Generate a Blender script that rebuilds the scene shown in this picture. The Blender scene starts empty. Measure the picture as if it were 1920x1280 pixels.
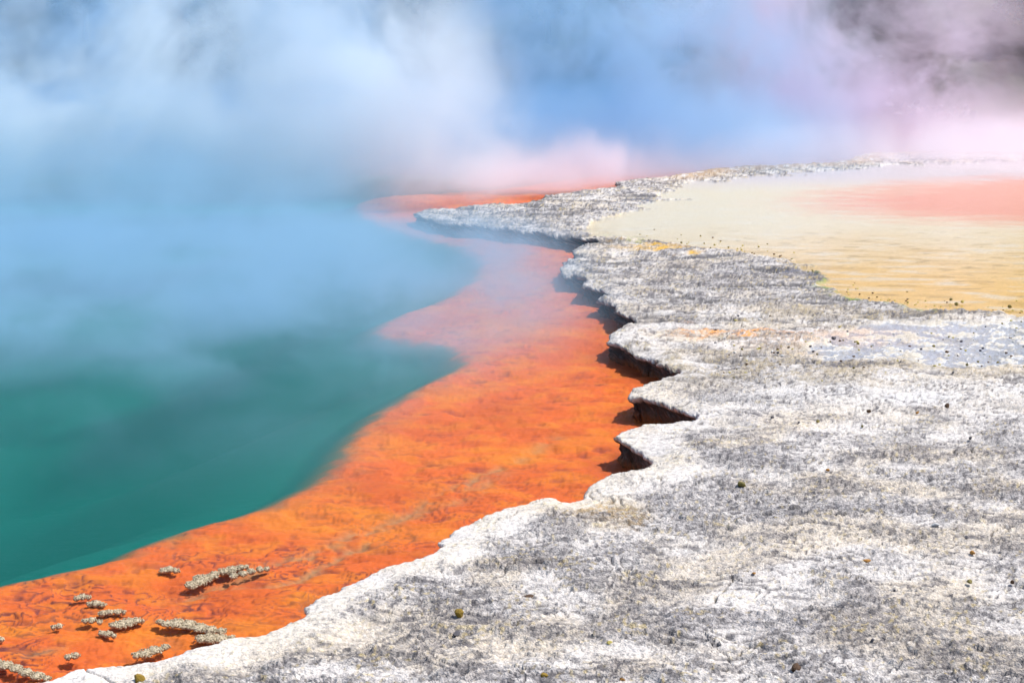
import bpy, math, random
import numpy as np
from mathutils import Vector
R = math.radians
rng = np.random.default_rng(7)
random.seed(7)
scene = bpy.context.scene
col = scene.collection

# ------------------------------------------------------------------ camera geometry
H, F, CX, CY, HOR = 3.0, 3583.0, 960.0, 640.0, 80.0
TH = math.atan((CY - HOR) / F)
ct, st = math.cos(TH), math.sin(TH)
WZ = -0.17                                   # level of the pool's water

def world(px, py, z=0.0):                    # where a spot seen at (px, py) lies on the level z
    px = np.asarray(px, float); py = np.asarray(py, float)
    x = (px - CX) / F; u = (CY - py) / F
    dy = ct + u * st; dz = -st + u * ct
    t = (z - H) / dz
    return x * t, dy * t

# ------------------------------------------------------------------ noise
_perm = np.random.default_rng(3).permutation(256)
_perm = np.concatenate([_perm, _perm, _perm])
_g = np.random.default_rng(4).uniform(0, 2 * np.pi, 256)
_gx, _gy = np.cos(_g), np.sin(_g)
def pn(x, y, seed=0):
    x = np.asarray(x, float) + seed * 17.31; y = np.asarray(y, float) - seed * 9.77
    xi = np.floor(x).astype(int); yi = np.floor(y).astype(int)
    fx = x - xi; fy = y - yi
    xi &= 255; yi &= 255
    u = fx * fx * fx * (fx * (fx * 6 - 15) + 10); v = fy * fy * fy * (fy * (fy * 6 - 15) + 10)
    def gr(i, j, a, b):
        h = _perm[_perm[xi + i] + yi + j]
        return _gx[h] * a + _gy[h] * b
    n0 = gr(0, 0, fx, fy) * (1 - u) + gr(1, 0, fx - 1, fy) * u
    n1 = gr(0, 1, fx, fy - 1) * (1 - u) + gr(1, 1, fx - 1, fy - 1) * u
    return (n0 * (1 - v) + n1 * v) * 1.5
def fbm(x, y, o=4, seed=0, gain=.5):
    s = 0; a = 1; f = 1
    for k in range(o):
        s = s + a * pn(x * f, y * f, seed + k * 3); a *= gain; f *= 2.03
    return s
def sm(a, b, x):
    t = np.clip((x - a) / (b - a), 0, 1); return t * t * (3 - 2 * t)

# ------------------------------------------------------------------ signed distance to a polygon (positive inside) + inward direction
def sdf(poly, X, Y):
    n = len(poly); N = len(X)
    best = np.full(N, 1e9); bx = np.zeros(N); by = np.zeros(N); ins = np.zeros(N, bool)
    for i in range(n):
        ax, ay = poly[i]; cx, cy = poly[(i + 1) % n]
        ex, ey = cx - ax, cy - ay
        L = ex * ex + ey * ey + 1e-12
        t = np.clip(((X - ax) * ex + (Y - ay) * ey) / L, 0, 1)
        dx = X - ax - t * ex; dy = Y - ay - t * ey
        d = dx * dx + dy * dy
        m = d < best
        best[m] = d[m]; bx[m] = dx[m]; by[m] = dy[m]
        if ay != cy:
            c = ((ay > Y) != (cy > Y)) & (X < (cx - ax) * (Y - ay) / (cy - ay) + ax)
            ins ^= c
    d = np.sqrt(best)
    s = np.where(ins, 1.0, -1.0)
    return s * d, s * bx / (d + 1e-9), s * by / (d + 1e-9)

def pix_poly(pts, z=0.0):
    return [tuple(float(c) for c in world(a, b, z)) for a, b in pts]

SHORE = [(-700,1460),(-200,1330),(56,1282),(110,1270),(120,1266),(140,1256),(200,1247),(266,1239),(312,1233),(359,1220),(400,1211),(437,1195),(487,1188),(531,1174),(562,1162),
 (571,1147),(578,1131),(602,1115),(638,1104),(659,1083),(698,1069),(716,1058),(758,1053),(808,1037),(829,1023),(826,1007),(857,984),(889,977),(935,956),(985,940),(1035,930),(1066,943),
 (1078,936),(1095,931),(1098,918),(1116,901),(1162,890),(1205,881),(1228,868),(1210,849),(1186,838),(1160,830),(1153,820),(1177,806),(1222,796),(1269,789),(1314,781),(1296,772),
 (1257,760),(1225,750),(1171,744),(1192,728),(1228,713),(1275,702),(1252,691),(1228,674),(1198,668),(1180,654),(1139,642),(1134,636),(1148,625),(1174,612),(1202,601),(1168,590),
 (1151,581),(1154,572),(1118,565),(1124,557),(1147,550),(1120,543),(1091,539),(1092,529),(1110,522),(1092,519),(1060,517),(1052,510),(1056,497),(1060,487),(1086,480),(1074,475),(1079,463),(1104,454),
 (1142,449),(1118,450),(1049,442),(963,432),(946,428),(895,423),(836,420),(802,410),(773,401),(785,396),(826,391),(877,386),(946,382),(998,379),(1025,367),(1067,361),(1118,354),(1172,347),
 (1149,342),(1170,337),(1238,334),(1290,327),(1342,318),(1417,313),(1488,311),(1559,307),(1584,304),(1612,295),(1626,290),(1700,288),(1807,286),(1870,288),(2000,287),(2600,284),(5200,300),(5200,1460),(5200,4000),(-1500,4000)]
TERR = [(1142,446),(1085,432),(1104,421),(1128,408),(1187,394),(1204,380),(1262,372),(1238,363),(1262,350),(1300,341),(1380,333),(1440,327),(1520,321),(1620,313),(1720,307),(1850,303),(2100,299),(3600,297),(3600,640),
 (2100,600),(1918,593),(1825,585),(1759,580),(1719,574),(1666,568),(1605,560),(1573,548),(1509,532),(1548,520),(1523,505),(1467,488),(1445,481),(1382,470),(1311,461),(1240,453),(1170,448)]
PINK = [(1560,372),(1640,352),(1760,340),(1920,330),(2600,316),(2600,440),(1920,415),(1760,402),(1700,400),(1620,392)]
PUD1 = [(1500,640),(1560,615),(1620,604),(1760,598),(1990,606),(2200,620),(2200,700),(1900,682),(1750,684),(1640,672),(1560,668)]
DEEP = [(-3000,1900),(-900,1330),(-60,1110),(0,1092),(40,1081),(81,1075),(125,1063),(166,1056),(203,1048),(250,1038),(280,1015),(350,989),(395,976),(450,962),(520,940),(590,905),(630,885),(670,822),(700,785),
 (780,728),(850,697),(890,668),(850,645),(760,632),(705,622),(735,592),(850,556),(915,505),(895,465),(800,446),(700,418),(662,388),(700,366),(860,358),(960,350),(1100,328),(1300,301),(1500,289),(1620,279),
 (1900,272),(3000,270),(6000,262),(6000,226),(-6000,226)]
def chaikin(P, it=2):
    for _ in range(it):
        Q = []
        for i in range(len(P)):
            (a, b), (c, d_) = P[i], P[(i + 1) % len(P)]
            Q += [(a * .75 + c * .25, b * .75 + d_ * .25), (a * .25 + c * .75, b * .25 + d_ * .75)]
        P = Q
    return P
SHORE = chaikin(SHORE, 1); DEEP = chaikin(DEEP, 2); PINK = chaikin(PINK, 2)
shoreP, terrP, pinkP, pudP = pix_poly(SHORE), pix_poly(TERR), pix_poly(PINK), pix_poly(PUD1)
deepP = pix_poly(DEEP, WZ)

# ------------------------------------------------------------------ mesh helpers
def grid_mesh(name, V, keep, ncol, nrow, colors=None, extra=None):
    """V (nrow*ncol,3); keep: bool mask of vertices that may appear"""
    idx = np.arange(nrow * ncol).reshape(nrow, ncol)
    q = np.stack([idx[:-1, :-1], idx[:-1, 1:], idx[1:, 1:], idx[1:, :-1]], -1).reshape(-1, 4)
    q = q[keep[q].all(1)]
    used = np.unique(q); remap = np.full(nrow * ncol, -1); remap[used] = np.arange(len(used))
    q = remap[q]; P = V[used]
    me = bpy.data.meshes.new(name)
    me.vertices.add(len(P)); me.vertices.foreach_set('co', P.astype(np.float32).ravel())
    me.loops.add(q.size); me.loops.foreach_set('vertex_index', q.astype(np.int32).ravel())
    me.polygons.add(len(q)); me.polygons.foreach_set('loop_start', (np.arange(len(q)) * 4).astype(np.int32))
    me.update(calc_edges=True)
    me.polygons.foreach_set('use_smooth', np.ones(len(q), bool))
    if colors is not None:
        a = me.color_attributes.new('tint', 'FLOAT_COLOR', 'POINT')
        c = np.ones((len(P), 4), np.float32); c[:, :3] = colors[used]; c[:, 3] = 1 if extra is None else extra[used]
        a.data.foreach_set('color', c.ravel())
    me.validate()
    return me

def link(name, me, mat=None, parent=None):
    o = bpy.data.objects.new(name, me); col.objects.link(o)
    if mat is not None and me is not None: me.materials.clear(); me.materials.append(mat)
    if parent: o.parent = parent
    return o
def tag(o, label=None, cat=None, group=None, kind=None):
    if label: o['label'] = label
    if cat: o['category'] = cat
    if group: o['group'] = group
    if kind: o['kind'] = kind
    return o

class Nd:
    def __init__(s, mat):
        s.m = bpy.data.materials.new(mat) if isinstance(mat, str) else mat
        s.m.use_nodes = True; s.t = s.m.node_tree
        s.t.nodes.clear(); s.out = s.n('ShaderNodeOutputMaterial')
    def n(s, typ, **kw):
        x = s.t.nodes.new(typ)
        for k, v in kw.items():
            if k.startswith('i_'):
                key = k[2:].replace('_', ' '); x.inputs[key].default_value = v
            else: setattr(x, k, v)
        return x
    def l(s, a, b): s.t.links.new(a, b)
    def math(s, op, a, b=None, c=None, clamp=False):
        x = s.n('ShaderNodeMath', operation=op, use_clamp=clamp)
        for i, v in enumerate((a, b, c)):
            if v is None: continue
            if isinstance(v, (int, float)): x.inputs[i].default_value = v
            else: s.l(v, x.inputs[i])
        return x.outputs[0]
    def remap(s, v, a, b, c=0., d=1., smooth=True):
        x = s.n('ShaderNodeMapRange', interpolation_type='SMOOTHSTEP' if smooth else 'LINEAR')
        s.l(v, x.inputs['Value'])
        for k, q in zip(('From Min', 'From Max', 'To Min', 'To Max'), (a, b, c, d)): x.inputs[k].default_value = q
        return x.outputs[0]
    def noise(s, vec, scale, detail=3, rough=.5, dist=0., lac=2.):
        x = s.n('ShaderNodeTexNoise', i_Scale=scale, i_Detail=detail, i_Roughness=rough, i_Distortion=dist, i_Lacunarity=lac)
        if vec is not None: s.l(vec, x.inputs['Vector'])
        return x.outputs['Fac']
    def mixc(s, f, a, b, mode='MIX'):
        x = s.n('ShaderNodeMix', data_type='RGBA', blend_type=mode)
        for i, v in ((0, f), (6, a), (7, b)):
            if isinstance(v, (int, float)): x.inputs[i].default_value = v
            elif isinstance(v, tuple): x.inputs[i].default_value = (*v, 1)
            else: s.l(v, x.inputs[i])
        return x.outputs[2]

# ------------------------------------------------------------------ materials
def mat_sinter():
    N = Nd('sinter_crust')
    at = N.n('ShaderNodeAttribute', attribute_name='tint')
    geo = N.n('ShaderNodeNewGeometry'); P = geo.outputs['Position']
    f1 = N.noise(P, 95, 4, .7); f2 = N.noise(P, 38, 3, .6)
    v = N.n('ShaderNodeTexVoronoi', i_Scale=70.); N.l(P, v.inputs['Vector'])
    # alpha of the tint = how rough / gritty the crust is there
    rough = at.outputs['Alpha']
    spk = N.remap(f1, .34, .50, 1, 0)
    spk = N.math('MULTIPLY', spk, N.math('MULTIPLY_ADD', rough, .50, .06))
    c = N.mixc(spk, at.outputs['Color'], (.10, .095, .10))
    mot = N.remap(f2, .35, .65, .80, 1.18, False)
    mm = N.n('ShaderNodeVectorMath', operation='SCALE'); N.l(c, mm.inputs[0]); N.l(mot, mm.inputs['Scale'])
    b = N.n('ShaderNodeBsdfPrincipled', i_Roughness=.82)
    N.l(mm.outputs[0], b.inputs['Base Color'])
    b.inputs['Specular IOR Level'].default_value = .3
    h = N.math('ADD', N.math('MULTIPLY', f1, .6), N.math('MULTIPLY', v.outputs['Distance'], .5))
    bp = N.n('ShaderNodeBump', i_Distance=.02)
    N.l(h, bp.inputs['Height']); N.l(N.math('ADD', N.math('MULTIPLY', rough, .75), .25), bp.inputs['Strength'])
    N.l(bp.outputs[0], b.inputs['Normal'])
    N.l(b.outputs[0], N.out.inputs[0]); return N.m
def mat_bed():
    N = Nd('pool_bed_sediment')
    at = N.n('ShaderNodeAttribute', attribute_name='tint')
    P = N.n('ShaderNodeNewGeometry').outputs['Position']
    f = N.noise(P, 30, 4, .65)
    mm = N.n('ShaderNodeVectorMath', operation='SCALE'); N.l(at.outputs['Color'], mm.inputs[0]); N.l(N.math('MULTIPLY_ADD', N.remap(f, .3, .7, -.14, .12, False), at.outputs['Alpha'], 1.), mm.inputs['Scale'])
    b = N.n('ShaderNodeBsdfPrincipled', i_Roughness=.9); b.inputs['Specular IOR Level'].default_value = .1
    N.l(mm.outputs[0], b.inputs['Base Color'])
    bp = N.n('ShaderNodeBump', i_Distance=.004); N.l(N.math('MULTIPLY', at.outputs['Alpha'], .5), bp.inputs['Strength']); N.l(f, bp.inputs['Height']); N.l(bp.outputs[0], b.inputs['Normal'])
    N.l(b.outputs[0], N.out.inputs[0]); return N.m
def mat_water(name, ripple, bump, tint, rough=.03, stretch=3., refl=1.):
    N = Nd(name)
    P = N.n('ShaderNodeNewGeometry').outputs['Position']
    mp = N.n('ShaderNodeMapping'); mp.inputs['Scale'].default_value = (1, stretch, 1); N.l(P, mp.inputs['Vector'])
    h = N.noise(mp.outputs[0], ripple, 3, .6, .3)
    bp = N.n('ShaderNodeBump', i_Distance=bump, i_Strength=1.); N.l(h, bp.inputs['Height'])
    fr = N.n('ShaderNodeFresnel', i_IOR=1.33); N.l(bp.outputs[0], fr.inputs['Normal'])
    g = N.n('ShaderNodeBsdfGlossy', i_Roughness=rough); N.l(bp.outputs[0], g.inputs['Normal'])
    t = N.n('ShaderNodeBsdfTransparent'); t.inputs[0].default_value = (*tint, 1)
    mx = N.n('ShaderNodeMixShader'); N.l(N.math('MULTIPLY', fr.outputs[0], refl), mx.inputs[0]); N.l(t.outputs[0], mx.inputs[1]); N.l(g.outputs[0], mx.inputs[2])
    N.l(mx.outputs[0], N.out.inputs[0]); return N.m
def mat_simple(name, c1, c2, scale, rough=.8, bump=.3, dist=.01, spec=.3, detail=4):
    N = Nd(name)
    tc = N.n('ShaderNodeTexCoord').outputs['Object']
    f = N.noise(tc, scale, detail, .65)
    c = N.mixc(N.remap(f, .35, .65), c1, c2)
    b = N.n('ShaderNodeBsdfPrincipled', i_Roughness=rough); b.inputs['Specular IOR Level'].default_value = spec
    N.l(c, b.inputs['Base Color'])
    if bump:
        bp = N.n('ShaderNodeBump', i_Distance=dist, i_Strength=bump); N.l(f, bp.inputs['Height']); N.l(bp.outputs[0], b.inputs['Normal'])
    N.l(b.outputs[0], N.out.inputs[0]); return N.m

# ------------------------------------------------------------------ sinter shelf and terrace: one relief sheet
def blend(C, m, c):
    m = np.clip(m, 0, 1)[:, None]
    return C * (1 - m) + np.array(c)[None] * m
def build_ground():
    pxs = np.concatenate([np.arange(-5000, -300, 120), np.arange(-300, 2500, 2.1), np.arange(2500, 5100, 60)])
    pys = np.concatenate([np.arange(3800, 1420, -60), np.arange(1420, 276, -1.75)])
    PX, PY = np.meshgrid(pxs, pys)
    nrow, ncol = PX.shape
    PX = PX.ravel(); PY = PY.ravel()
    X, Y = world(PX, PY)
    rr = np.sqrt(X * X + Y * Y)
    d0, nx, ny = sdf(shoreP, X, Y)
    # crumbly rim: small teeth, larger scallops
    jag = .035 * fbm(X * 3.2, Y * 3.2, 2, 5) + .024 * fbm(X * 11, Y * 9, 3, 9, .6) + .010 * fbm(X * 40, Y * 25, 2, 12)
    jag *= np.clip(rr / 18, .5, 1.6)
    d = d0 + jag
    dr = rr * rr / (H * F) * 1.45
    w = np.clip(5.5 * dr, .10, 1.2)
    dt, _, _ = sdf(terrP, X, Y)
    dt = dt + .07 * fbm(X * 9, Y * 7, 2, 23) + (.25 + .35 * sm(34, 42, rr)) * fbm(X * 1.3, Y * .9, 4, 21)
    dpk, _, _ = sdf(pinkP, X, Y)
    dpu, _, _ = sdf(pudP, X, Y)
    dpu = dpu + .35 * fbm(X * 1.6, Y * 1.2, 3, 31)

    far = sm(20, 45, rr)
    # ---- material zones as fields over the ground
    big = fbm(X * .55, Y * .35, 4, 40)
    mid = fbm(X * 2.6, Y * 1.7, 4, 44)
    fine = fbm(X * 15, Y * 22, 3, 51, .65)
    farn = fbm(X * 6, Y * 11, 3, 53, .7)
    vfine = pn(X * 40, Y * 60, 57) + .6 * pn(X * 85, Y * 110, 58)
    rim = sm(.50, .12, d + .16 * mid)                              # pale smooth rim along the lip
    def spot(px, py, rx, ry, p=1.0):
        q = ((PX - px + 60 * mid) / rx) ** 2 + ((PY - py + 14 * mid) / ry) ** 2
        return np.exp(-q * p)
    streak = fbm(X * 1.4, Y * 3.4, 4, 46)
    rough = sm(-.75, .75, .55 * big + .7 * mid + .42 * streak + .3 * fbm(X * 6, Y * 6, 2, 47))
    rough = np.maximum(rough, .9 * spot(1440, 940, 330, 45)); rough = np.maximum(rough, .9 * spot(1160, 960, 80, 25))
    rough = np.maximum(rough, .8 * spot(1000, 400, 170, 22)); rough = np.maximum(rough, .85 * spot(1330, 520, 230, 45))
    rough = np.maximum(rough, .8 * spot(900, 1130, 130, 45)); rough = np.maximum(rough, .8 * spot(1640, 1180, 240, 50))
    rough *= 1 - .85 * spot(1720, 745, 330, 38); rough *= 1 - .8 * spot(1500, 805, 150, 16); rough *= 1 - .7 * spot(1430, 1050, 260, 22)
    rough *= 1 - .8 * spot(1780, 1075, 180, 20); rough *= 1 - .7 * spot(1300, 640, 120, 16)
    near_rim = rim * sm(24, 15, rr)
    rough = np.clip(.30 + .8 * rough, 0, 1)
    rough *= 1 - .88 * near_rim * sm(16, 13, rr) - .5 * near_rim * sm(13, 16, rr)
    terr = sm(-.02, .10, dt) * sm(.25, .5, d0)
    pud = sm(-.15, .25, dpu)
    pebb = np.clip(spot(1500, 690, 420, 30) + spot(1800, 690, 350, 26) + spot(1560, 590, 200, 18), 0, 1)

    # ---- relief
    z = .016 * fbm(X * .9, Y * .7, 3, 60)
    ridg = 1 - np.abs(fbm(X * 1.5 + .3 * mid, Y * 3.6, 3, 66)) * 3.2
    ridg = np.clip(ridg, 0, 1)
    z += .022 * ridg ** 3 * (.25 + .75 * rough) * (1 - terr)
    z += .012 * mid * (1 - terr)
    grain = np.abs(pn(X * 13, Y * 16, 70)) * 1.2 + .6 * np.abs(pn(X * 27, Y * 34, 71))
    z += (.003 + .009 * rough) * (grain - .35) * (1 - terr) * (1 - .5 * sm(.12, .0, d))
    z += .0032 * vfine * (.15 + rough) * (1 - terr)
    # fracture lines in the crust
    crk = np.abs(fbm(X * .9 + 1.2 * pn(X * .6, Y * .6, 80), Y * .8, 3, 81))
    cr = np.exp(-(crk / (.010 + .004 * far)) ** 2) * (1 - terr) * (pn(X * .7, Y * .7, 83) > .0)
    z -= .022 * cr
    z += .012 * np.exp(-((d - .20) / .14) ** 2) * (1 - terr)                     # bulging rim
    butt = pn(X * 2.2, Y * 1.0, 90)
    z += .02 * butt * sm(.9, 0, d)
    z -= .012 * np.clip(1 - d / .03, 0, 1) ** 2                              # rounded lip
    zt = -.034 + .004 * pn(X * 3, Y * 3, 91)
    z = z * (1 - terr) + zt * terr
    zp = -.030 + .015 * np.clip(grain * 1.2 + .9 * mid + 1.1 * pn(X * 5, Y * 4, 93), -.6, 2.2)
    z = z * (1 - pud) + zp * pud
    crest = sm(1.3, .2, d) * sm(37, 42, rr) * sm(1180, 1330, PX)
    rough = rough * (1 - .6 * crest)
    z += .045 * crest * (1 - terr)

    # thin overlapping plates of sinter: low broken scarps
    pa = fbm(X * 1.5 + .3 * pn(X * 4, Y * 4, 160), Y * 2.3 + .2 * pn(X * 5, Y * 5, 161), 2, 162, .45) + .06 * pn(X * 14, Y * 14, 163) + .03 * pn(X * 40, Y * 40, 164)
    pq = pa * 3; pf = pq - np.floor(pq)
    plate = (1 - terr) * (1 - pud) * (1 - .7 * near_rim)
    z += .013 * (pf - .5) * plate * sm(.0, .06, d)
    edgep = np.exp(-(pf / .24) ** 2) * sm(-.3, .1, pn(X * 1.9, Y * 2.2, 165)) * plate
    pb = fbm(X * 5, Y * 7, 2, 170, .45) * 3 + .2 * pn(X * 30, Y * 30, 171); pbf = pb - np.floor(pb)
    edgep = np.maximum(edgep, .7 * np.exp(-(pbf / .26) ** 2) * sm(.05, .4, pn(X * 2.5, Y * 2.5, 172)) * plate * sm(22, 14, rr))
    z += .006 * (pbf - .5) * plate

    # ---- colour of the crust
    C = np.tile(np.array([.67, .62, .575]), (len(X), 1))
    C = blend(C, .75 * sm(-.2, .4, fbm(X * 1.1, Y * 1.0, 3, 100)), (.60, .50, .37))    # cream staining
    C = blend(C, .85 * near_rim * sm(-.5, .2, mid), (.68, .61, .51))
    C = blend(C, .45 * rim * sm(12, 14, rr) * sm(-.3, .3, fine), (.36, .33, .31))
    dk = sm(.05, .75, rough * .95 + .55 * fine + .25 * mid - .30)
    C = blend(C, .55 * dk, (.29, .27, .285))
    C = blend(C, .55 * sm(.0, .5, pn(X * 32, Y * 46, 59) + .5 * fine - .1) * (.35 + .65 * rough), (.20, .19, .195))
    dk2 = sm(.30, .62, rough * .62 + .85 * fine + .42 * vfine - .30)
    C = blend(C, .60 * dk2, (.07, .062, .062))
    fs = sm(15, 24, rr)
    C = blend(C, .42 * fs * sm(.12, .55, farn + .35 * vfine + .5 * (rough - .5)), (.13, .125, .13))
    ln = np.exp(-(fbm(X * .35, Y * 1.0, 3, 67) / (.045 + .0042 * rr)) ** 2) * sm(-.15, .15, pn(X * .9, Y * 1.6, 68)) * sm(12, 19, rr) * sm(43, 37, rr) * (.45 + .55 * sm(.25, .5, rough))
    C = blend(C, .92 * ln, (.07, .065, .068)); z -= .02 * ln * (1 - terr)
    wh = sm(.25, .8, vfine - .3 * rough + .2)
    C = blend(C, .60 * wh, (.70, .66, .61))
    yl = sm(.42, .7, pn(X * 30, Y * 22, 103) + .5 * pn(X * 4, Y * 3, 104)) * (.4 + .6 * rough)
    C = blend(C, .55 * yl, (.62, .47, .17))
    C = blend(C, .8 * np.clip(spot(1720, 740, 330, 30), 0, 1) * sm(-.5, .2, -fine + .3), (.66, .635, .615))
    C = blend(C, .55 * pebb * sm(-.2, .4, mid + fine), (.62, .50, .31))
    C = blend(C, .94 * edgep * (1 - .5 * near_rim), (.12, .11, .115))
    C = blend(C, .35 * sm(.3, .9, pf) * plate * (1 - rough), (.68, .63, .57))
    C = blend(C, .9 * cr, (.05, .045, .045))
    # orange rivulet, yellow sulphur streaks, green algae
    C = blend(C, 1.3 * spot(1390, 622, 110, 5) * sm(-.6, .2, fine), (.80, .36, .10))
    C = blend(C, 1.3 * spot(1230, 462, 60, 4.5), (.62, .36, .05))
    C = blend(C, .8 * spot(1140, 960, 60, 16) * sm(-.3, .3, fine), (.50, .33, .13))
    C = blend(C, .7 * spot(1560, 640, 160, 14) * sm(-.4, .3, fine), (.82, .58, .38))
    # terrace sheet
    yy = sm(405, 540, PY + 14 * pn(X * .5, Y * .5, 110))
    stk = fbm(X * 1.1 + .5 * Y + .5 * pn(X * .6, Y * .6, 111), Y * 2.6 + .35 * X, 4, 112)
    T = np.tile(np.array([.68, .585, .39]), (len(X), 1))
    T = blend(T, yy * .95, (.74, .46, .13))
    T = blend(T, .42 * sm(.12, .7, stk) * sm(420, 480, PY), (.42, .25, .04))
    T = blend(T, .5 * sm(.35, .75, fbm(X * 2.4 + .3 * Y, Y * 5 + .7 * X, 3, 115)) * sm(400, 450, PY), (.28, .20, .06))
    T = blend(T, .6 * sm(.1, .7, -stk), (.68, .62, .49))
    T = blend(T, .9 * sm(360, 325, PY), (.56, .50, .52))
    T = blend(T, .5 * sm(.3, .0, dt) * sm(380, 440, PY), (.55, .36, .08))
    T = blend(T, .95 * sm(-2.0, 1.6, dpk + .9 * stk), (.72, .29, .19))
    C = C * (1 - terr[:, None]) + T * terr[:, None]
    alg = np.exp(-((dt + .03) / .10) ** 2) * sm(1500, 1560, PX) * sm(1800, 1720, PX) * sm(-.1, .3, pn(X * 7, Y * 5, 120)) * sm(470, 520, PY)
    C = blend(C, .9 * alg, (.22, .30, .03))
    alg2 = spot(1190, 447, 28, 4)
    C = blend(C, .8 * alg2 * sm(-.2, .2, fine), (.42, .42, .05))
    P_ = blend(np.tile(np.array([.56, .60, .66]), (len(X), 1)), sm(-.008, .0, z + .012), (.62, .56, .46))
    P_ = blend(P_, .7 * sm(-.1, .5, fine), (.68, .61, .48))
    P_ = blend(P_, .7 * spot(1600, 625, 110, 14), (.74, .50, .36))
    C = C * (1 - .85 * pud[:, None]) + P_ * .85 * pud[:, None]
    C = blend(C, .8 * crest * (1 - terr) * sm(-.8, .0, farn + mid), (.46, .26, .09))
    rgh = np.clip(rough * (1 - terr) * (1 - .5 * pud) + .1, 0, 1)

    # ---- the undercut cliff: vertices outside the lip fold down and back under it
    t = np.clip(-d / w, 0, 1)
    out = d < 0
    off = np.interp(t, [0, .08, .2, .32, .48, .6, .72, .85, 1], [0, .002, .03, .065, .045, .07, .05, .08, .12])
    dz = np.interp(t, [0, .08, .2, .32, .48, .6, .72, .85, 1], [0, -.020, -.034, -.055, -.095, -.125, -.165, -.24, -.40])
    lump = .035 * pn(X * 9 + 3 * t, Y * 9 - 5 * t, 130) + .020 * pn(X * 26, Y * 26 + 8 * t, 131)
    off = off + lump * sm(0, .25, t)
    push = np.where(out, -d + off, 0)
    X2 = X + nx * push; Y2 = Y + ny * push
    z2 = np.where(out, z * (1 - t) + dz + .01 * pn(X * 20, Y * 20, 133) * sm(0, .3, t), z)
    Cw = np.tile(np.array([.05, .038, .032]), (len(X), 1))  # dark wet wall rock, with the shade under the overhang put into its colour
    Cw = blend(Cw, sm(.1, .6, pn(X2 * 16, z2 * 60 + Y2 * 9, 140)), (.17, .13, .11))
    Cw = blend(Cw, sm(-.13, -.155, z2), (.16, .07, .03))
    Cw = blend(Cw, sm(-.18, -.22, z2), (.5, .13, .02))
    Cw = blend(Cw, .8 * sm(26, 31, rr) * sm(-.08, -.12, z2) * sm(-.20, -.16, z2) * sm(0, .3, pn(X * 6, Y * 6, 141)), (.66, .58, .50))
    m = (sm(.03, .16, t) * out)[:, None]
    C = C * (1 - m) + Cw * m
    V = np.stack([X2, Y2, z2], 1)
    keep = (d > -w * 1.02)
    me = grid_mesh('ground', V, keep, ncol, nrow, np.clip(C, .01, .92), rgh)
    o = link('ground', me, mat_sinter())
    tag(o, 'white and grey mottled silica sinter shelf and terrace beside the pool', 'ground', kind='structure')

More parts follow.
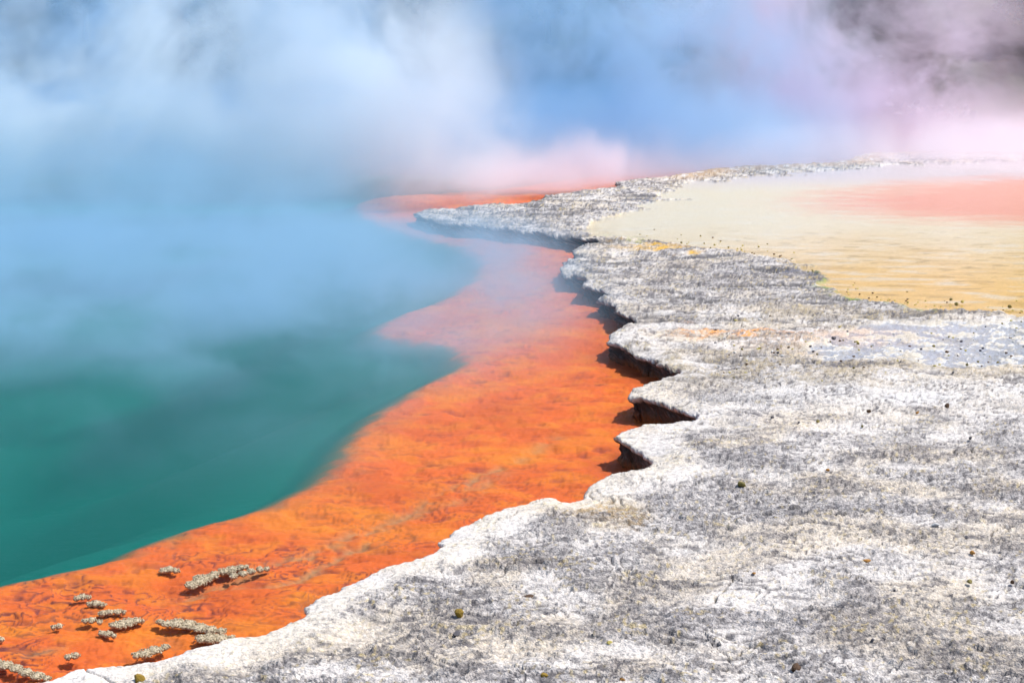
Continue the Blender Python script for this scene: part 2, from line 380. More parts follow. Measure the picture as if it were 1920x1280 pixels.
def build_bed():
    pxs = np.concatenate([np.arange(-6000, -300, 150), np.arange(-300, 1750, 2.6), np.arange(1750, 7000, 90)])
    pys = np.concatenate([np.arange(2200, 1400, -40), np.arange(1400, 300, -2.0), np.arange(300, 236, -4)])
    PX, PY = np.meshgrid(pxs, pys); nrow, ncol = PX.shape
    PX = PX.ravel(); PY = PY.ravel()
    X, Y = world(PX, PY, -.25)
    rr = np.hypot(X, Y)
    ds, _, _ = sdf(shoreP, X, Y)
    dd, _, _ = sdf(deepP, X, Y)
    dd0 = dd
    dd = dd + .07 * fbm(X * 2.2, Y * 1.6, 3, 200)
    # scalloped ledges of orange precipitate
    a = fbm(X * 1.7 + .25 * pn(X * 5, Y * 5, 205), Y * 2.0 + .2 * pn(X * 6, Y * 6, 204), 2, 206, .4) + .05 * pn(X * 16, Y * 14, 203)
    n = 5
    q = a * n; fl = np.floor(q); fr = q - fl
    step = (fl + sm(.0, .18, fr) * 1.0) / n
    a2 = fbm(X * 7.5, Y * 9, 2, 216, .4) + .06 * pn(X * 30, Y * 30, 215); q2 = a2 * 3; f2 = np.floor(q2); step2 = (f2 + sm(0, .25, q2 - f2)) / 4
    dq = sm(.1, -.1, dd)
    z = -.208 + (.030 * step + .010 * step2 + .004 * a + .0035 * pn(X * 34, Y * 26, 220) + .004 * np.abs(pn(X * 15, Y * 12, 221))) * dq
    deep = sm(-.05, .75, dd)
    edge = np.exp(-((dd + .12) / .14) ** 2)
    z += .010 * edge - 1.4 * sm(-.05, 4.5, dd0) - .12 * sm(-.03, .5, dd0)
    z -= .03 * (1 - deep) * sm(.5, .1, -ds) * 0
    z = np.minimum(z, -.188)
    C = np.tile(np.array([.60, .118, .024]), (len(X), 1))
    C = blend(C, .6 * sm(-.2, .5, fbm(X * 3, Y * 3, 3, 230)), (.64, .185, .02))
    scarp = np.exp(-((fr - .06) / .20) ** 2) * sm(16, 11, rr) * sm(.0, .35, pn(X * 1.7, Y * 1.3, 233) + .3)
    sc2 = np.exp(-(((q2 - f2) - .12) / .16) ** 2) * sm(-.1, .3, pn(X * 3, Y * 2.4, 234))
    C = blend(C, .9 * scarp, (.13, .035, .035))  # shadowed ledge edges painted into the colour along the low scarps
    C = blend(C, .22 * sc2 * sm(-.2, .3, pn(X * 1.1, Y * .9, 239)), (.24, .06, .045))
    fk = sm(.34, .60, pn(X * 3.6 + .8 * Y, Y * 9, 236) + .25 * pn(X * 16, Y * 28, 237)) * sm(-.5, .1, pn(X * 1.3, Y * 1.1, 238))
    fk = np.maximum(fk, .8 * sm(.36, .6, pn(X * 8, Y * 19, 242) + .2 * pn(X * 30, Y * 40, 243)) * sm(-.2, .3, pn(X * 1.8, Y * 1.5, 244)))
    C = blend(C, .55 * fk, (.18, .045, .04)); z = z - .012 * fk * dq
    # channels of grey-brown silt
    def chan(pts, wd):
        P = [tuple(float(c) for c in world(a_, b_, -.25)) for a_, b_ in pts]
        best = np.full(len(X), 1e9)
        for i in range(len(P) - 1):
            ax, ay = P[i]; ex, ey = P[i + 1][0] - ax, P[i + 1][1] - ay
            t = np.clip(((X - ax) * ex + (Y - ay) * ey) / (ex * ex + ey * ey), 0, 1)
            best = np.minimum(best, np.hypot(X - ax - t * ex, Y - ay - t * ey))
        wob = fbm(X * 4, Y * 3, 3, 240)
        return np.exp(-((best + .05 * wob) / wd) ** 2) * sm(-.5, .35, wob + .3 * pn(X * 14, Y * 12, 241))
    C = blend(C, .55 * sm(-.1, .6, fbm(X * .9, Y * .8, 3, 260)), (.50, .095, .02))
    C = blend(C, .30 * sm(.1, .7, fbm(X * .8, Y * .8, 3, 263)), (.68, .235, .02))
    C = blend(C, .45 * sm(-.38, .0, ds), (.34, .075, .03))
    ch = chan([(330, 1145), (480, 1085), (600, 1050), (680, 1005), (740, 985), (830, 945), (900, 905), (960, 880)], .075)
    ch = np.maximum(ch, chan([(560, 1100), (640, 1050), (720, 1030), (800, 1020)], .06))
    ch = np.maximum(ch, .8 * chan([(380, 1120), (520, 1110), (600, 1085)], .05))
    ch = np.maximum(ch, .7 * chan([(60, 1245), (110, 1235)], .06))
    ch = np.maximum(ch, .6 * chan([(700, 995), (840, 960), (940, 900), (1040, 830)], .09))
    z -= .02 * ch
    C = blend(C, .85 * ch, (.33, .19, .09))
    C = blend(C, .35 * edge * sm(-.3, .3, pn(X * 8, Y * 8, 250)), (.45, .13, .04))
    C = blend(C, sm(-.10, .16, dd + .05 * fbm(X * 7, Y * 7, 2, 270)), (.10, .13, .08))
    C = blend(C, sm(.04, .35, dd), (.001, .128, .102))
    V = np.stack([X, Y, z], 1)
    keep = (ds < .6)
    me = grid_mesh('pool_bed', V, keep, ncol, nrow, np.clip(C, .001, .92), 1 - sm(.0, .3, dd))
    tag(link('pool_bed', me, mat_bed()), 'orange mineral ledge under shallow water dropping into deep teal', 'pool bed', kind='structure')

build_ground()
build_bed()

# ------------------------------------------------------------------ water sheets
def sheet(name, pts, z, mat, nx=1):
    me = bpy.data.meshes.new(name)
    me.from_pydata([(x, y, z) for x, y in pts], [], [tuple(range(len(pts)))])
    me.update()
    return link(name, me, mat)
w1 = sheet('water', [(-60, 4), (60, 4), (60, 78), (-60, 78)], WZ, mat_water('pool_water', 9, .006, (.97, .985, .98), .06, refl=.15))
tag(w1, 'steaming hot pool water, clear over orange ledge and teal over the deep', 'water', kind='structure')
a_ = world([1040, 1200, 1330, 1650, 3400, 3400, 1920, 1720, 1560, 1490, 1440, 1250, 1130], [426, 355, 326, 296, 285, 640, 596, 578, 552, 535, 490, 458, 450])
w2 = sheet('shallow_water', list(zip(a_[0].tolist(), a_[1].tolist())), -.0155, mat_water('terrace_film', 9, .0009, (.97, .97, .96), .12, refl=.3))
tag(w2, 'thin sheet of water over the cream and yellow terrace', 'shallow water', kind='structure')

a_ = world([1430, 1500, 1720, 1930, 2600, 2600, 1900, 1700, 1480], [650, 604, 590, 600, 630, 760, 700, 700, 685])
w3 = sheet('puddle', list(zip(a_[0].tolist(), a_[1].tolist())), -.019, mat_water('puddle_film', 14, .0012, (.95, .96, .97), .06, refl=.42))
tag(w3, 'shallow pale blue puddles among white grit right of the sinter shelf', 'puddles', kind='structure')

# ------------------------------------------------------------------ knobbly sinter clumps standing in the shallows
import bmesh
def ico(sub):
    bm = bmesh.new(); bmesh.ops.create_icosphere(bm, subdivisions=sub, radius=1)
    v = np.array([x.co[:] for x in bm.verts]); f = np.array([[y.index for y in x.verts] for x in bm.faces]); bm.free()
    return v, f
ICO1, ICO2, ICO3 = ico(1), ico(2), ico(3)
def raw_mesh(name, V, Fc, smooth=True):
    me = bpy.data.meshes.new(name); me.from_pydata(V.tolist(), [], Fc.tolist()); me.update()
    if smooth: me.polygons.foreach_set('use_smooth', np.ones(len(me.polygons), bool))
    return me
mat_clump = mat_simple('knobbly_sinter', (.60, .50, .34), (.26, .20, .12), 90, .85, .5, .004)
def add_blob(vs, fs, n, base, c, r, lean=(0, 0), hgt=1., rot=None):
    v, f = base
    q = v * np.array([r, r, r * hgt])
    q = q + (np.random.default_rng(n).normal(0, r * .10, v.shape))
    q[:, 0] += lean[0] * (q[:, 2]); q[:, 1] += lean[1] * (q[:, 2])
    vs.append(q + np.array(c)); fs.append(f + sum(len(a) for a in vs[:-1]))
def clump(pts, label):
    g = np.random.default_rng(int(pts[0][0] * 7 + pts[0][1]))
    P = []; area = 0
    for (px, py, r) in pts:
        k = max(16, int(.62 * r * r))
        for _ in range(k):
            a = g.uniform(0, 6.283); q = math.sqrt(g.uniform(0, 1))
            P.append((px + 1.18 * r * q * math.cos(a), py + .58 * r * q * math.sin(a), q))
    cx = np.mean([p[0] for p in pts]); cy = np.mean([p[1] for p in pts])
    ox, oy = [float(c) for c in world(cx, cy, WZ)]
    vs, fs = [], []
    for i, (px, py, r) in enumerate(pts):            # low mounds the knobs grow on
        x, y = [float(c) for c in world(px, py, WZ)]
        rx = r * .92 / F * y; v, f = ICO2
        q = v * np.array([rx, rx * 1.6, .015]); q = q + np.stack([pn(q[:, 0] * 60 + i, q[:, 1] * 60, 3)] * 3, 1) * .004
        vs.append(q + np.array([x - ox, y - oy, WZ - .004])); fs.append(f + sum(len(a) for a in vs[:-1]))
    for i, (px, py, q) in enumerate(P):
        x, y = [float(c) for c in world(px, py, WZ)]
        r = g.uniform(.0028, .0056) * y / 9.5
        top = WZ + .003 + .008 * (1 - q * q) * g.uniform(.6, 1.3)
        ang = g.uniform(0, 6.28)
        add_blob(vs, fs, i, ICO1, (x - ox, y - oy, top - .004), r, (g.normal(0, .35), g.normal(0, .35) - .25 * q), g.uniform(1.1, 1.8))
    me = raw_mesh('sinter_clump', np.concatenate(vs), np.concatenate(fs))
    o = link('sinter_clump', me, mat_clump); o.location = (ox, oy, 0)
    tag(o, label, 'sinter clump', 'knobbly sinter clumps standing in the orange shallows')
CL = [
 ([(306,1069,7),(318,1067,9),(330,1069,7)], 'small lone knobbly clump nearest the teal deep, left of the long paired ridges'),
 ([(360,1096,12),(374,1091,13),(384,1084,13),(372,1083,9),(398,1080,10)], 'broad grey clump at the lower left end of the long paired ridges'),
 ([(403,1075,8),(420,1071,11),(436,1067,11),(452,1063,8),(462,1062,5)], 'upper ridge-shaped clump touching the thinner ridge on its right'),
 ([(438,1079,8),(456,1075,8),(472,1071,8),(488,1067,8),(501,1066,5)], 'thin long ridge clump pointing right, farthest right of all clumps'),
 ([(143,1121,6),(155,1118,8),(166,1119,5)], 'small clump topmost of the scattered group on the left'),
 ([(168,1132,6),(180,1131,9),(193,1133,6)], 'oval clump second from the top in the left group'),
 ([(192,1149,8),(206,1147,8),(221,1146,8),(232,1147,4)], 'stretched clump third from the top, just above the widest one of the left group'),
 ([(160,1163,6),(172,1162,8),(187,1165,6)], 'narrow clump left of the widest one in the left group'),
 ([(213,1171,8),(226,1170,13),(241,1166,14),(256,1163,9),(266,1164,4)], 'widest oval clump of the scattered left group'),
 ([(190,1186,7),(202,1188,9),(214,1191,5)], 'dark-footed clump directly below the widest one of the left group'),
 ([(100,1175,5),(110,1173,7)], 'tiny clump alone at the left, level with the widest one'),
 ([(128,1231,7),(141,1228,9)], 'small clump alone near the bottom left above the white rim'),
 ([(300,1165,7),(314,1168,11),(332,1168,15),(352,1170,16),(374,1176,15),(395,1180,12),(415,1182,9)], 'largest long curved clump, its right end resting above a paler clump'),
 ([(378,1197,12),(396,1196,16),(415,1196,14),(434,1194,7)], 'paler smoother clump between the largest clump and the white rim'),
 ([(256,1228,9),(272,1224,14),(291,1218,13),(310,1212,8)], 'slanting clump close to the white rim, left of the largest clump'),
 ([(-30,1238,14),(-10,1242,14),(10,1246,14),(30,1252,12),(50,1260,13),(70,1266,13),(88,1271,8)], 'long clump running out of the bottom left corner to the rim'),
 ([(-4,1196,7),(3,1198,5)], 'clump cut by the left edge of the picture'),
]
for p, lb in CL: clump(p, lb)

# ------------------------------------------------------------------ stones
MS = {
 'gold': mat_simple('sulphur_gold_stone', (.42, .27, .02), (.16, .09, .01), 25, .6, .6, .01),
 'orange': mat_simple('ochre_stone', (.50, .24, .05), (.34, .15, .03), 25, .7, .5, .01),
 'brown': mat_simple('brown_stone', (.13, .065, .03), (.07, .04, .02), 30, .7, .5, .01),
 'dark': mat_simple('dark_stone', (.07, .065, .07), (.14, .13, .14), 30, .7, .5, .01),
 'olive': mat_simple('olive_stone', (.30, .24, .06), (.12, .10, .03), 30, .7, .5, .01),
 'pale': mat_simple('pale_stone', (.78, .76, .72), (.5, .48, .46), 30, .8, .5, .01),
 'yellow': mat_simple('pale_yellow_stone', (.60, .52, .16), (.42, .32, .08), 30, .7, .5, .01),
}
def stone_mesh(seed, flat=1., sub=ICO2):
    g = np.random.default_rng(seed)
    v, f = sub; q = v.copy()
    for _ in range(7):                                  # chop facets
        n = g.normal(size=3); n /= np.linalg.norm(n); t = g.uniform(.42, .72)
        s = q @ n; q -= np.outer(np.maximum(s - t, 0), n)
    q += g.normal(0, .02, q.shape)
    q *= np.array([1, g.uniform(.75, 1.1), flat * g.uniform(.7, .95)])
    return raw_mesh('stone', q, f, False)
def surf_z(px, py): return .0
def put_stone(px, py, wpx, kind, label, flat=1., group=None, me=None, name='stone', hy=None, z0=0.):
    x, y = [float(c) for c in world(px, py, z0)]
    r = wpx * .5 / F * math.hypot(y, H)
    if me is None:
        me = stone_mesh(int(px * 13 + py), flat)
        me.materials.append(MS[kind])
    o = link(name, me); o.location = (x, y, z0 + r * flat * .45)
    o.scale = (r, r, r * (hy or 1)); o.rotation_euler = (0, 0, random.uniform(0, 6))
    tag(o, label, 'stone', group)
    return o
ST = [
 (260,1278,27,'gold','gold and black stone at the bottom edge on the white rim'),
 (861,1155,24,'gold','gold faceted stone left of centre on the grey sinter, above the dark grey stone'),
 (857,1192,18,'dark','dark blue-grey stone just below the gold faceted stone'),
 (996,1107,13,'brown','small brown stone directly above a reddish flake'),
 (990,1119,26,'brown','thin flat reddish brown flake lying on the cream sinter'),
 (1143,1209,14,'yellow','small yellow cube-like stone on the pale sinter near the bottom middle'),
 (1021,1270,17,'gold','golden pebble at the bottom edge right of centre'),
 (1166,1276,14,'orange','pale orange pebble cut by the bottom edge'),
 (1192,1138,14,'yellow','pale lemon pebble on the rough grey sinter right of the flake'),
 (1391,911,18,'olive','brown and gold stone at the foot of the cream rim beside the dark rough band'),
 (1552,883,9,'orange','tiny orange pebble above the dark rough band'),
 (1626,1052,18,'orange','flat ochre stone beside the smooth pale patch on the right'),
 (1824,1038,12,'orange','bright ochre stone right of the smooth pale patch'),
 (1818,1093,13,'olive','olive stone with a dark foot near the right edge'),
 (1677,1108,8,'dark','tiny black pebble left of the olive stone'),
 (1494,1259,26,'brown','large brown stone at the bottom, right of centre'),
 (1635,1202,10,'dark','small black pebble above and right of the large brown stone'),
 (1812,1009,9,'dark','small black pebble above the bright ochre stone'),
 (1899,1093,10,'brown','small brown pebble at the right edge beside the olive stone'),
 (1414,1075,9,'orange','tiny orange pebble on the grey sinter left of the flat ochre stone'),
 (1754,985,17,'pale','flat whitish stone on the rough grey sinter at the right'),
 (1776,764,11,'brown','upright dark brown stone standing alone on the white sinter'),
 (1629,772,9,'brown','small brown stone left of the upright dark brown one'),
 (1720,775,8,'orange','tiny rust pebble between the upright stone and the small brown one'),
 (1448,784,8,'dark','dark pebble at the left end of the row below the white sinter band'),
 (1533,792,10,'olive','olive pebble between two dark ones below the white sinter band'),
 (1498,794,8,'dark','blue-grey pebble left of the olive pebble below the white band'),
 (1617,800,7,'olive','tiny olive pebble below the small brown stone'),
 (1505,834,15,'dark','flat black sliver of stone under the white band'),
 (1820,823,8,'dark','dark pebble alone below the upright brown stone'),
 (1853,725,10,'pale','grey-white stone at the top of the white sinter band near the right edge'),
 (1564,636,12,'dark','dark stone at the left end of the blue puddles'),
 (1776,662,9,'brown','dark brown stone in the middle of the blue puddles'),
 (1893,577,9,'olive','olive stone on the yellow terrace near the right edge'),
 (1793,572,9,'olive','lower dark stone of the trio on the lower edge of the terrace'),
 (1804,567,8,'yellow','pale yellow stone of the trio on the lower edge of the terrace'),
 (1783,563,7,'olive','upper left stone of the trio on the lower edge of the terrace'),
]
for s in ST:
    flat = .28 if 'flake' in s[4] else (.45 if ('flat' in s[4] or 'sliver' in s[4]) else 1.)
    hy = 1.55 if 'upright' in s[4] and s[0] == 1776 else None
    put_stone(s[0], s[1], s[2], s[3], s[4], flat, hy=hy, z0=.004)
protos = []
for k, kd in enumerate(['olive', 'dark', 'yellow', 'pale', 'brown', 'pale', 'yellow']):
    me = stone_mesh(500 + k, .9); me.name = 'pebble'; me.materials.append(MS[kd]); protos.append((kd, me))
g = np.random.default_rng(77)
dtest = lambda px, py, P: sdf(P, np.array([float(world(px, py)[0])]), np.array([float(world(px, py)[1])]))[0][0]
cnt = 0
while cnt < 150:                                         # grit in and around the puddles
    px = g.uniform(1330, 1925); py = 655 + g.normal(0, 34)
    if py < 585 or py > 722: continue
    kd, me = protos[g.integers(0, len(protos))]
    put_stone(px, py, g.uniform(3.5, 7.5), kd, 'small pebble scattered in and around the blue puddles on the right', group='pebbles around the blue puddles', me=me, name='pebble', z0=-.004)
    cnt += 1
cnt = 0
while cnt < 110:                                          # dots on the terrace's lower edge
    px = g.uniform(1180, 1925)
    base = np.interp(px, [1180, 1240, 1311, 1445, 1573, 1719, 1825, 1920], [448, 452, 461, 481, 548, 574, 585, 592])
    py = base - abs(g.normal(0, 12)) + 2
    kd, me = protos[[0, 2, 2, 4][g.integers(0, 4)]]
    put_stone(px, py, g.uniform(2.5, 5.5), kd, 'tiny ochre pebble on the lower edge of the yellow terrace', group='pebbles on the terrace edge', me=me, name='pebble', z0=-.018)
    cnt += 1

# ------------------------------------------------------------------ far bank
def build_hill():
    xs = np.linspace(-90, 90, 181); ys = np.concatenate([np.linspace(69, 100, 63), np.linspace(102, 170, 30)])
    XX, YY = np.meshgrid(xs, ys); nrow, ncol = XX.shape; X = XX.ravel(); Y = YY.ravel()
    edge = 71 + 2.2 * fbm(X * .06, X * 0 + 3, 2, 300)
    q = np.maximum(Y - edge, 0)
    z = -1.2 + 1.3 * sm(-1.5, .6, Y - edge) + .09 * q + .55 * np.maximum(q - 6, 0) + fbm(X * .12, Y * .12, 4, 305) * np.clip(q * .2, 0, 2.0) + .25 * fbm(X * .7, Y * .7, 3, 306) * np.clip(q * .3, 0, 1)
    C = np.tile(np.array([.05, .038, .032]), (len(X), 1))
    C = blend(C, sm(-.1, .5, fbm(X * .4, Y * .4, 3, 310)), (.06, .075, .035))
    C = blend(C, .6 * sm(7, 2, q) , (.13, .115, .10))
    me = grid_mesh('hillside', np.stack([X, Y, z], 1), np.ones(len(X), bool), ncol, nrow, C, np.full(len(X), .5))
    tag(link('hillside', me, mat_bed()), 'dark scrubby slope behind the steam', 'hillside', kind='structure')
    return X, Y, z
hx, hy_, hz = build_hill()
def hill_z(x, y):
    i = np.argmin((hx - x) ** 2 + (hy_ - y) ** 2); return float(hz[i])
def leaf_mesh(seed, n, rad, hgt, size, c0):
    g = np.random.default_rng(seed)
    lob = [(g.normal(0, .42 * rad), g.normal(0, .42 * rad), c0 + g.uniform(.15, .9) * hgt, g.uniform(.35, .6) * rad) for _ in range(11)]
    V = []; Fc = []
    for i in range(n):
        lx, ly, lz, lr = lob[g.integers(0, len(lob))]
        v = g.normal(size=3); v /= np.linalg.norm(v); p = np.array([lx, ly, lz]) + v * lr * g.uniform(.55, 1.05) * np.array([1, 1, .75])
        a = g.normal(size=3); a /= np.linalg.norm(a); b = np.cross(a, g.normal(size=3)); b /= np.linalg.norm(b)
        s = size * g.uniform(.6, 1.3)
        k = len(V); V += [p - a * s, p + b * s * .5, p + a * s, p - b * s * .5]; Fc.append((k, k + 1, k + 2, k + 3))
    return raw_mesh('crown', np.array(V), np.array(Fc), False)
def trunk_mesh(h, r):
    V = []; Fc = []
    def tube(p0, p1, r0, r1, n=7, seg=4):
        p0 = np.array(p0, float); p1 = np.array(p1, float); b = len(V)
        ax = (p1 - p0) / np.linalg.norm(p1 - p0); u = np.cross(ax, [.3, .9, .1]); u /= np.linalg.norm(u); v = np.cross(ax, u)
        for i in range(seg + 1):
            t = i / seg; c = p0 + (p1 - p0) * t + np.array([.05 * math.sin(3 * t + r0 * 9), 0, 0]); rr_ = r0 + (r1 - r0) * t
            for k in range(n):
                a = 6.283 * k / n; V.append(c + rr_ * (math.cos(a) * u + math.sin(a) * v))
        for i in range(seg):
            for k in range(n):
                Fc.append((b + i * n + k, b + i * n + (k + 1) % n, b + (i + 1) * n + (k + 1) % n, b + (i + 1) * n + k))
    tube((0, 0, -.4), (0, 0, h * .75), r, r * .35)
    for k in range(6):
        a = k * 1.05; tube((0, 0, h * (.3 + .06 * k)), (math.cos(a) * h * .22, math.sin(a) * h * .22, h * (.55 + .05 * k)), r * .4, r * .12)
    return raw_mesh('trunk', np.array(V), np.array(Fc))
m_leaf = [mat_simple('dark_foliage', (.035, .05, .018), (.07, .085, .03), .9, .6, 0), mat_simple('olive_foliage', (.07, .08, .03), (.12, .12, .05), .9, .6, 0)]
m_bark = mat_simple('bark', (.10, .075, .05), (.05, .04, .03), 6, .9, .5, .03)
TP = [(leaf_mesh(900 + k, 5200, 2.0 + .25 * k, 3.4 + .4 * k, .13, .9), trunk_mesh(4.2 + .4 * k, .16)) for k in range(3)]
for k, (c, t) in enumerate(TP): c.materials.append(m_leaf[k % 2]); t.materials.append(m_bark)
g = np.random.default_rng(12)
spots = []
for row, yy in enumerate((81, 87, 94)):
    for k in range(13):
        spots.append((-27 + k * 4.9 + g.uniform(-1.2, 1.2) + row * 1.6, yy + g.uniform(-2, 2)))
for i, (x, y) in enumerate(spots):
    if y < 85 and 12 < x < 19: continue
    c, t = TP[i % 3]
    e = bpy.data.objects.new('tree', None); col.objects.link(e)
    e.location = (x, y, hill_z(x, y)); s = g.uniform(.8, 1.3); e.scale = (s, s, s); e.rotation_euler = (0, 0, g.uniform(0, 6.28))
    tag(e, 'dark leafy tree on the far bank half hidden by steam', 'tree', 'trees on the far bank')
    link('crown', c, None, e); link('trunk', t, None, e)
# pale rubble on the far bank
m_rub = mat_simple('pale_rubble', (.62, .55, .54), (.35, .30, .31), 3, .9, .6, .05)
m_rubd = mat_simple('dark_rubble', (.16, .13, .14), (.09, .08, .08), 3, .9, .6, .05)
rb = []
for k in range(5):
    me = stone_mesh(700 + k, .8); me.name = 'rock'; me.materials.append(m_rub if k < 3 else m_rubd); rb.append(me)
g = np.random.default_rng(15)
for i in range(70):
    t = g.uniform(0, 1); x = 14.6 + 3.2 * t + g.normal(0, .2); y = 73.6 + 5.2 * g.uniform(0, 1) * (1 - .55 * t)
    o = link('rock', rb[g.integers(0, 5)]); s = g.uniform(.06, .20)
    o.location = (x, y, hill_z(x, y) + s * .2); o.scale = (s * 1.4, s, s); o.rotation_euler = (g.uniform(0, 1), g.uniform(0, 1), g.uniform(0, 6))
    tag(o, 'pale rock in the rubble heap on the far bank at the right', 'rock', 'rocks in the rubble on the far bank')

# ------------------------------------------------------------------ steam
def box_mesh(name, x0, x1, y0, y1, z0, z1):
    v = [(x, y, z) for z in (z0, z1) for y in (y0, y1) for x in (x0, x1)]
    f = [(0, 2, 3, 1), (4, 5, 7, 6), (0, 1, 5, 4), (2, 6, 7, 3), (0, 4, 6, 2), (1, 3, 7, 5)]
    me = bpy.data.meshes.new(name); me.from_pydata(v, [], f); me.update(); return me
def mat_steam(name, color, builder, aniso=.2):
    N = Nd(name)
    P = N.n('ShaderNodeNewGeometry').outputs['Position']
    tc = N.n('ShaderNodeTexCoord').outputs['Object']
    sp = N.n('ShaderNodeSeparateXYZ'); N.l(tc, sp.inputs[0])
    dens = builder(N, tc, sp.outputs[0], sp.outputs[1], sp.outputs[2])
    v = N.n('ShaderNodeVolumePrincipled'); v.inputs['Color'].default_value = (*color, 1); v.inputs['Anisotropy'].default_value = aniso
    N.l(dens, v.inputs['Density'])
    N.l(v.outputs[0], N.out.inputs['Volume'])
    return N.m
def curve_x(N, y, pts):                       # x of the shore as a function of y (metres)
    y0, y1 = pts[0][0], pts[-1][0]; x0 = min(p[1] for p in pts); x1 = max(p[1] for p in pts)
    c = N.n('ShaderNodeFloatCurve'); cv = c.mapping.curves[0]
    P = [((a - y0) / (y1 - y0), (b - x0) / (x1 - x0)) for a, b in pts]
    cv.points[0].location = P[0]; cv.points[1].location = P[-1]
    for p in P[1:-1]: cv.points.new(*p)
    for p in cv.points: p.handle_type = 'VECTOR'
    c.mapping.update()
    N.l(N.remap(y, y0, y1, 0, 1, False), c.inputs['Value'])
    return N.math('ADD', N.math('MULTIPLY', c.outputs[0], x1 - x0), x0)
SX = [(7, -3.5), (9.5, -2.0), (12, -.7), (16, .3), (20, .8), (25, 1.3), (28, .9), (32, -.9), (34, -2.0), (37, -1.5), (41, 1.0), (46, 5), (50, 9), (54, 16), (60, 22), (75, 28)]
def M(N, *a):
    r = a[0]
    for b in a[1:]: r = N.math('MULTIPLY', r, b)
    return r
def warp(N, P, scale, tilt):
    mp = N.n('ShaderNodeMapping'); mp.inputs['Scale'].default_value = scale; mp.inputs['Rotation'].default_value = (0, R(tilt), 0); N.l(P, mp.inputs[0]); return mp.outputs[0]
def near_veil(N, P, x, y, z):                                # low drifting skin over the near water
    sx = curve_x(N, y, [(7, -3.5), (9.5, -2.0), (12, -.5), (16, .5), (20, .7), (23, .3), (26, -.9), (30, -1.8), (34, -2.6), (38, -2.6)]); shore = N.remap(N.math('SUBTRACT', sx, x), -.3, 2.3)
    v = warp(N, P, (1, .7, 1.2), -12)
    n = N.remap(N.noise(v, .55, 6, .68, .4), .43, .59)
    low = N.remap(z, -.1, 1.9, 1, 0)
    gen = M(N, N.math('MULTIPLY_ADD', n, .30, .02), low, shore, N.remap(y, 10, 29, .05, 1), N.remap(y, 32, 44, 1, 0))
    sx2 = curve_x(N, y, [(9, -1.6), (14, .6), (18, 1.1), (22, 1.4), (26, 1.3), (30, 1.1), (33, -.3), (36, -1.5)])
    sh2 = N.remap(N.math('SUBTRACT', sx2, x), -.2, 2.0)
    skin = M(N, N.math('MULTIPLY_ADD', n, .55, .25), sh2, N.remap(z, -.15, .55, 1, 0), N.math('ADD', N.remap(y, 16.5, 23.5), N.remap(y, 11, 17, 0, .10)), N.remap(y, 30, 34, 1, 0))
    return N.math('ADD', gen, skin)
def curtain(sc, lo, hi, amp, base, y0, y1, y2, y3, x0, x1, x2, x3, tilt, zt, ztop=.2, scale=(1, .6, .7), det=5, low=0., off=0., core=None):
    def f(N, P, x, y, z):
        o = N.n('ShaderNodeVectorMath', operation='ADD'); o.inputs[1].default_value = (off, 0, off); N.l(P, o.inputs[0])
        f = N.noise(warp(N, o.outputs[0], scale, tilt), sc, det, .68, .45)
        if core:                                             # where the billow is thickest
            a = N.math('DIVIDE', N.math('SUBTRACT', x, core[0]), core[2]); b = N.math('DIVIDE', N.math('SUBTRACT', z, core[1]), core[3])
            q = N.math('ADD', M(N, a, a), M(N, b, b))
            f = N.math('ADD', f, N.remap(q, 0, 1, core[4], -.03))
        n = N.remap(f, lo, hi)
        return M(N, N.math('ADD', N.math('MULTIPLY', N.remap(z, .2, 2.2, 1, 0), low), N.math('MULTIPLY_ADD', n, amp, base)), N.remap(y, y0, y1), N.remap(y, y2, y3, 1, 0), N.remap(x, x0, x1), N.remap(x, x2, x3, 1, 0), N.remap(z, zt[0], zt[1], 1, ztop))
    return f
def rim_veil(N, P, x, y, z):
    sx = curve_x(N, y, [(35, -2.4), (38, -1.0), (40, 1.6), (43, 3.8), (46, 6.2), (48, 9.5), (50, 18.0), (53, 34.0), (60, 40.0)])
    sh = N.remap(N.math('SUBTRACT', sx, x), -.1, .7)
    n = N.remap(N.noise(P, .5, 4, .6, .5), .38, .64)
    zz = N.math('MULTIPLY_ADD', n, -.7, z)
    return M(N, N.math('MULTIPLY_ADD', n, .45, .30), sh, N.remap(zz, -.6, .7, 1, 0), N.remap(x, -3, 0, 0, 1), N.remap(y, 56, 60, 1, 0))
NST = [0]
def steam(x0, x1, y0, y1, z0, z1, color, fn, label):
    NST[0] += 1; e = NST[0] * .0371           # no two boxes share a plane
    x0 -= e; x1 += e; y0 -= e; y1 += e; z1 += e; z0 = WZ + .006 + NST[0] * .0043
    o = link('steam', box_mesh('steam', x0, x1, y0, y1, z0, z1), mat_steam('steam_' + str(len(bpy.data.materials)), color, fn, .1))
    tag(o, label, 'steam', kind='stuff')
steam(-13, 1.5, 9, 44, WZ + .01, 1.9, (.42, .67, .88), near_veil, 'thin low steam skimming the teal water on the left')
steam(-15, 2.5, 36, 42, 0, 6.5, (.84, .93, 1.0), curtain(.34, .455, .59, .60, .015, 36, 37.5, 39.5, 42, -17, -14, -2.6, .8, -20, (2, 6.5), .35, (1, .8, 1), 6, .10, 0., (-4.2, 1.9, 5.5, 3.2, .05)), 'brightest white billow of steam in the upper left')
steam(-22, 10, 42.5, 54, 0, 7, (.52, .74, .94), curtain(.34, .46, .60, .34, .0, 42.5, 50, 52, 54, -25, -23, 4, 10, -20, (1.5, 7), .7, (1, .8, 1), 6, .55, 7.), 'blue steam over the far water at the upper left')
steam(-27, 8, 57, 69, 0, 9, (.20, .47, .72), curtain(.18, .35, .65, .04, .045, 57, 59, 66, 69, -28, -26, 2, 8, -20, (4, 9), .8, (1, 1, 1), 3, .45), 'deep blue haze of steam farthest back on the left')
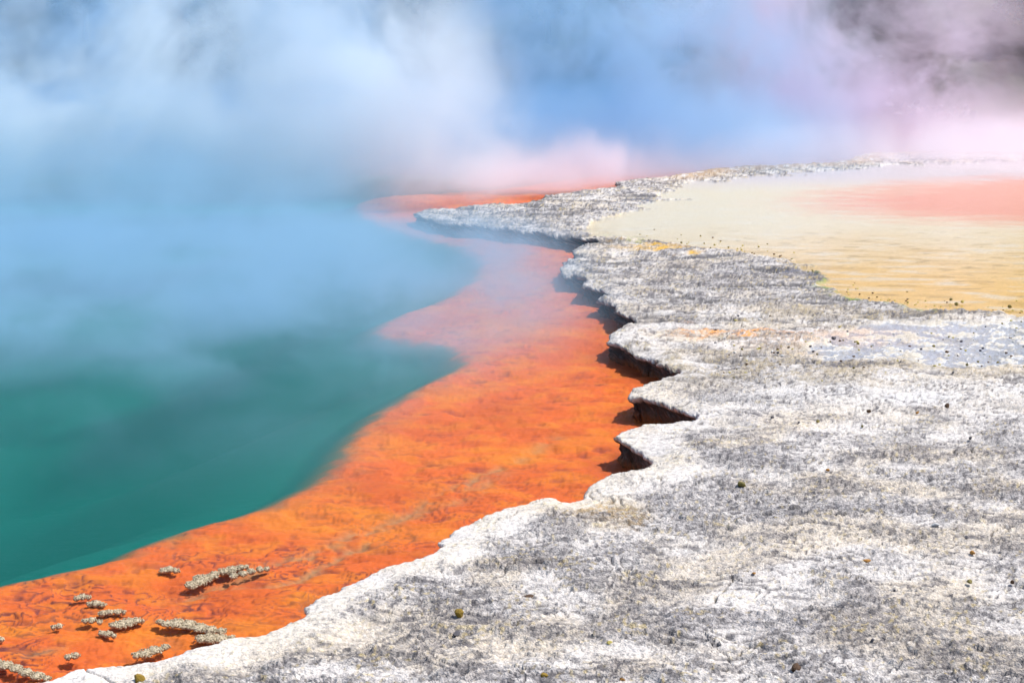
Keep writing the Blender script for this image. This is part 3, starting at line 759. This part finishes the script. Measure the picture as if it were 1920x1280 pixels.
steam(3, 32, 52, 58, 0, 8, (.93, .86, .96), curtain(.30, .46, .57, .75, .03, 52, 53.5, 56, 58, 2, 8, 10, 16.5, 14, (.5, 6), .5, (1, .8, 1), 6, .45, 3.), 'lavender and pink steam before the far bank at the right')
steam(6, 24, 41, 51, 0, 2.4, (.97, .86, .90), curtain(.45, .42, .62, .16, .02, 41, 45, 49, 51, 8, 12.5, 22, 24, 14, (.1, 2.4), 0, (1, .8, 1), 5, .06, 13.), 'faint pink steam drifting over the far end of the terrace')
steam(-3, 32, 36, 62, WZ + .04, 2.9, (.93, .86, .92), rim_veil, 'low pink steam behind the far ochre rim of the shelf')

# ------------------------------------------------------------------ light, camera, render settings
w = bpy.data.worlds.new('World'); scene.world = w; w.use_nodes = True
nt = w.node_tree; bg = nt.nodes['Background']
sky = nt.nodes.new('ShaderNodeTexSky'); sky.sky_type = 'NISHITA'; sky.sun_disc = False
SUN_EL, SUN_AZ = R(55), R(72)                 # azimuth clockwise from +Y (away from camera) towards +X
sky.sun_elevation = SUN_EL; sky.sun_rotation = SUN_AZ
nt.links.new(sky.outputs[0], bg.inputs[0]); bg.inputs[1].default_value = .145
L = bpy.data.lights.new('sun', 'SUN'); L.energy = 4.2; L.angle = R(.6); L.color = (1, .955, .90)
lo = bpy.data.objects.new('sun', L); col.objects.link(lo)
dv = Vector((math.sin(SUN_AZ) * math.cos(SUN_EL), math.cos(SUN_AZ) * math.cos(SUN_EL), math.sin(SUN_EL)))
lo.rotation_euler = (-dv).to_track_quat('-Z', 'Y').to_euler()
cam = bpy.data.cameras.new('camera'); co = bpy.data.objects.new('camera', cam); col.objects.link(co)
co.location = (0, 0, H); co.rotation_euler = (R(90) - TH, 0, 0)
cam.sensor_width = 36; cam.lens = 36 * F / 1920; cam.clip_end = 2000
scene.camera = co
vs = scene.view_settings; vs.view_transform = 'Standard'; vs.look = 'None'; vs.exposure = 0.33; vs.gamma = 1
cy = scene.cycles
cy.use_denoising = True; cy.volume_bounces = 12; cy.max_bounces = 12; cy.transparent_max_bounces = 8
cy.volume_step_rate = 1.0; cy.volume_max_steps = 1024
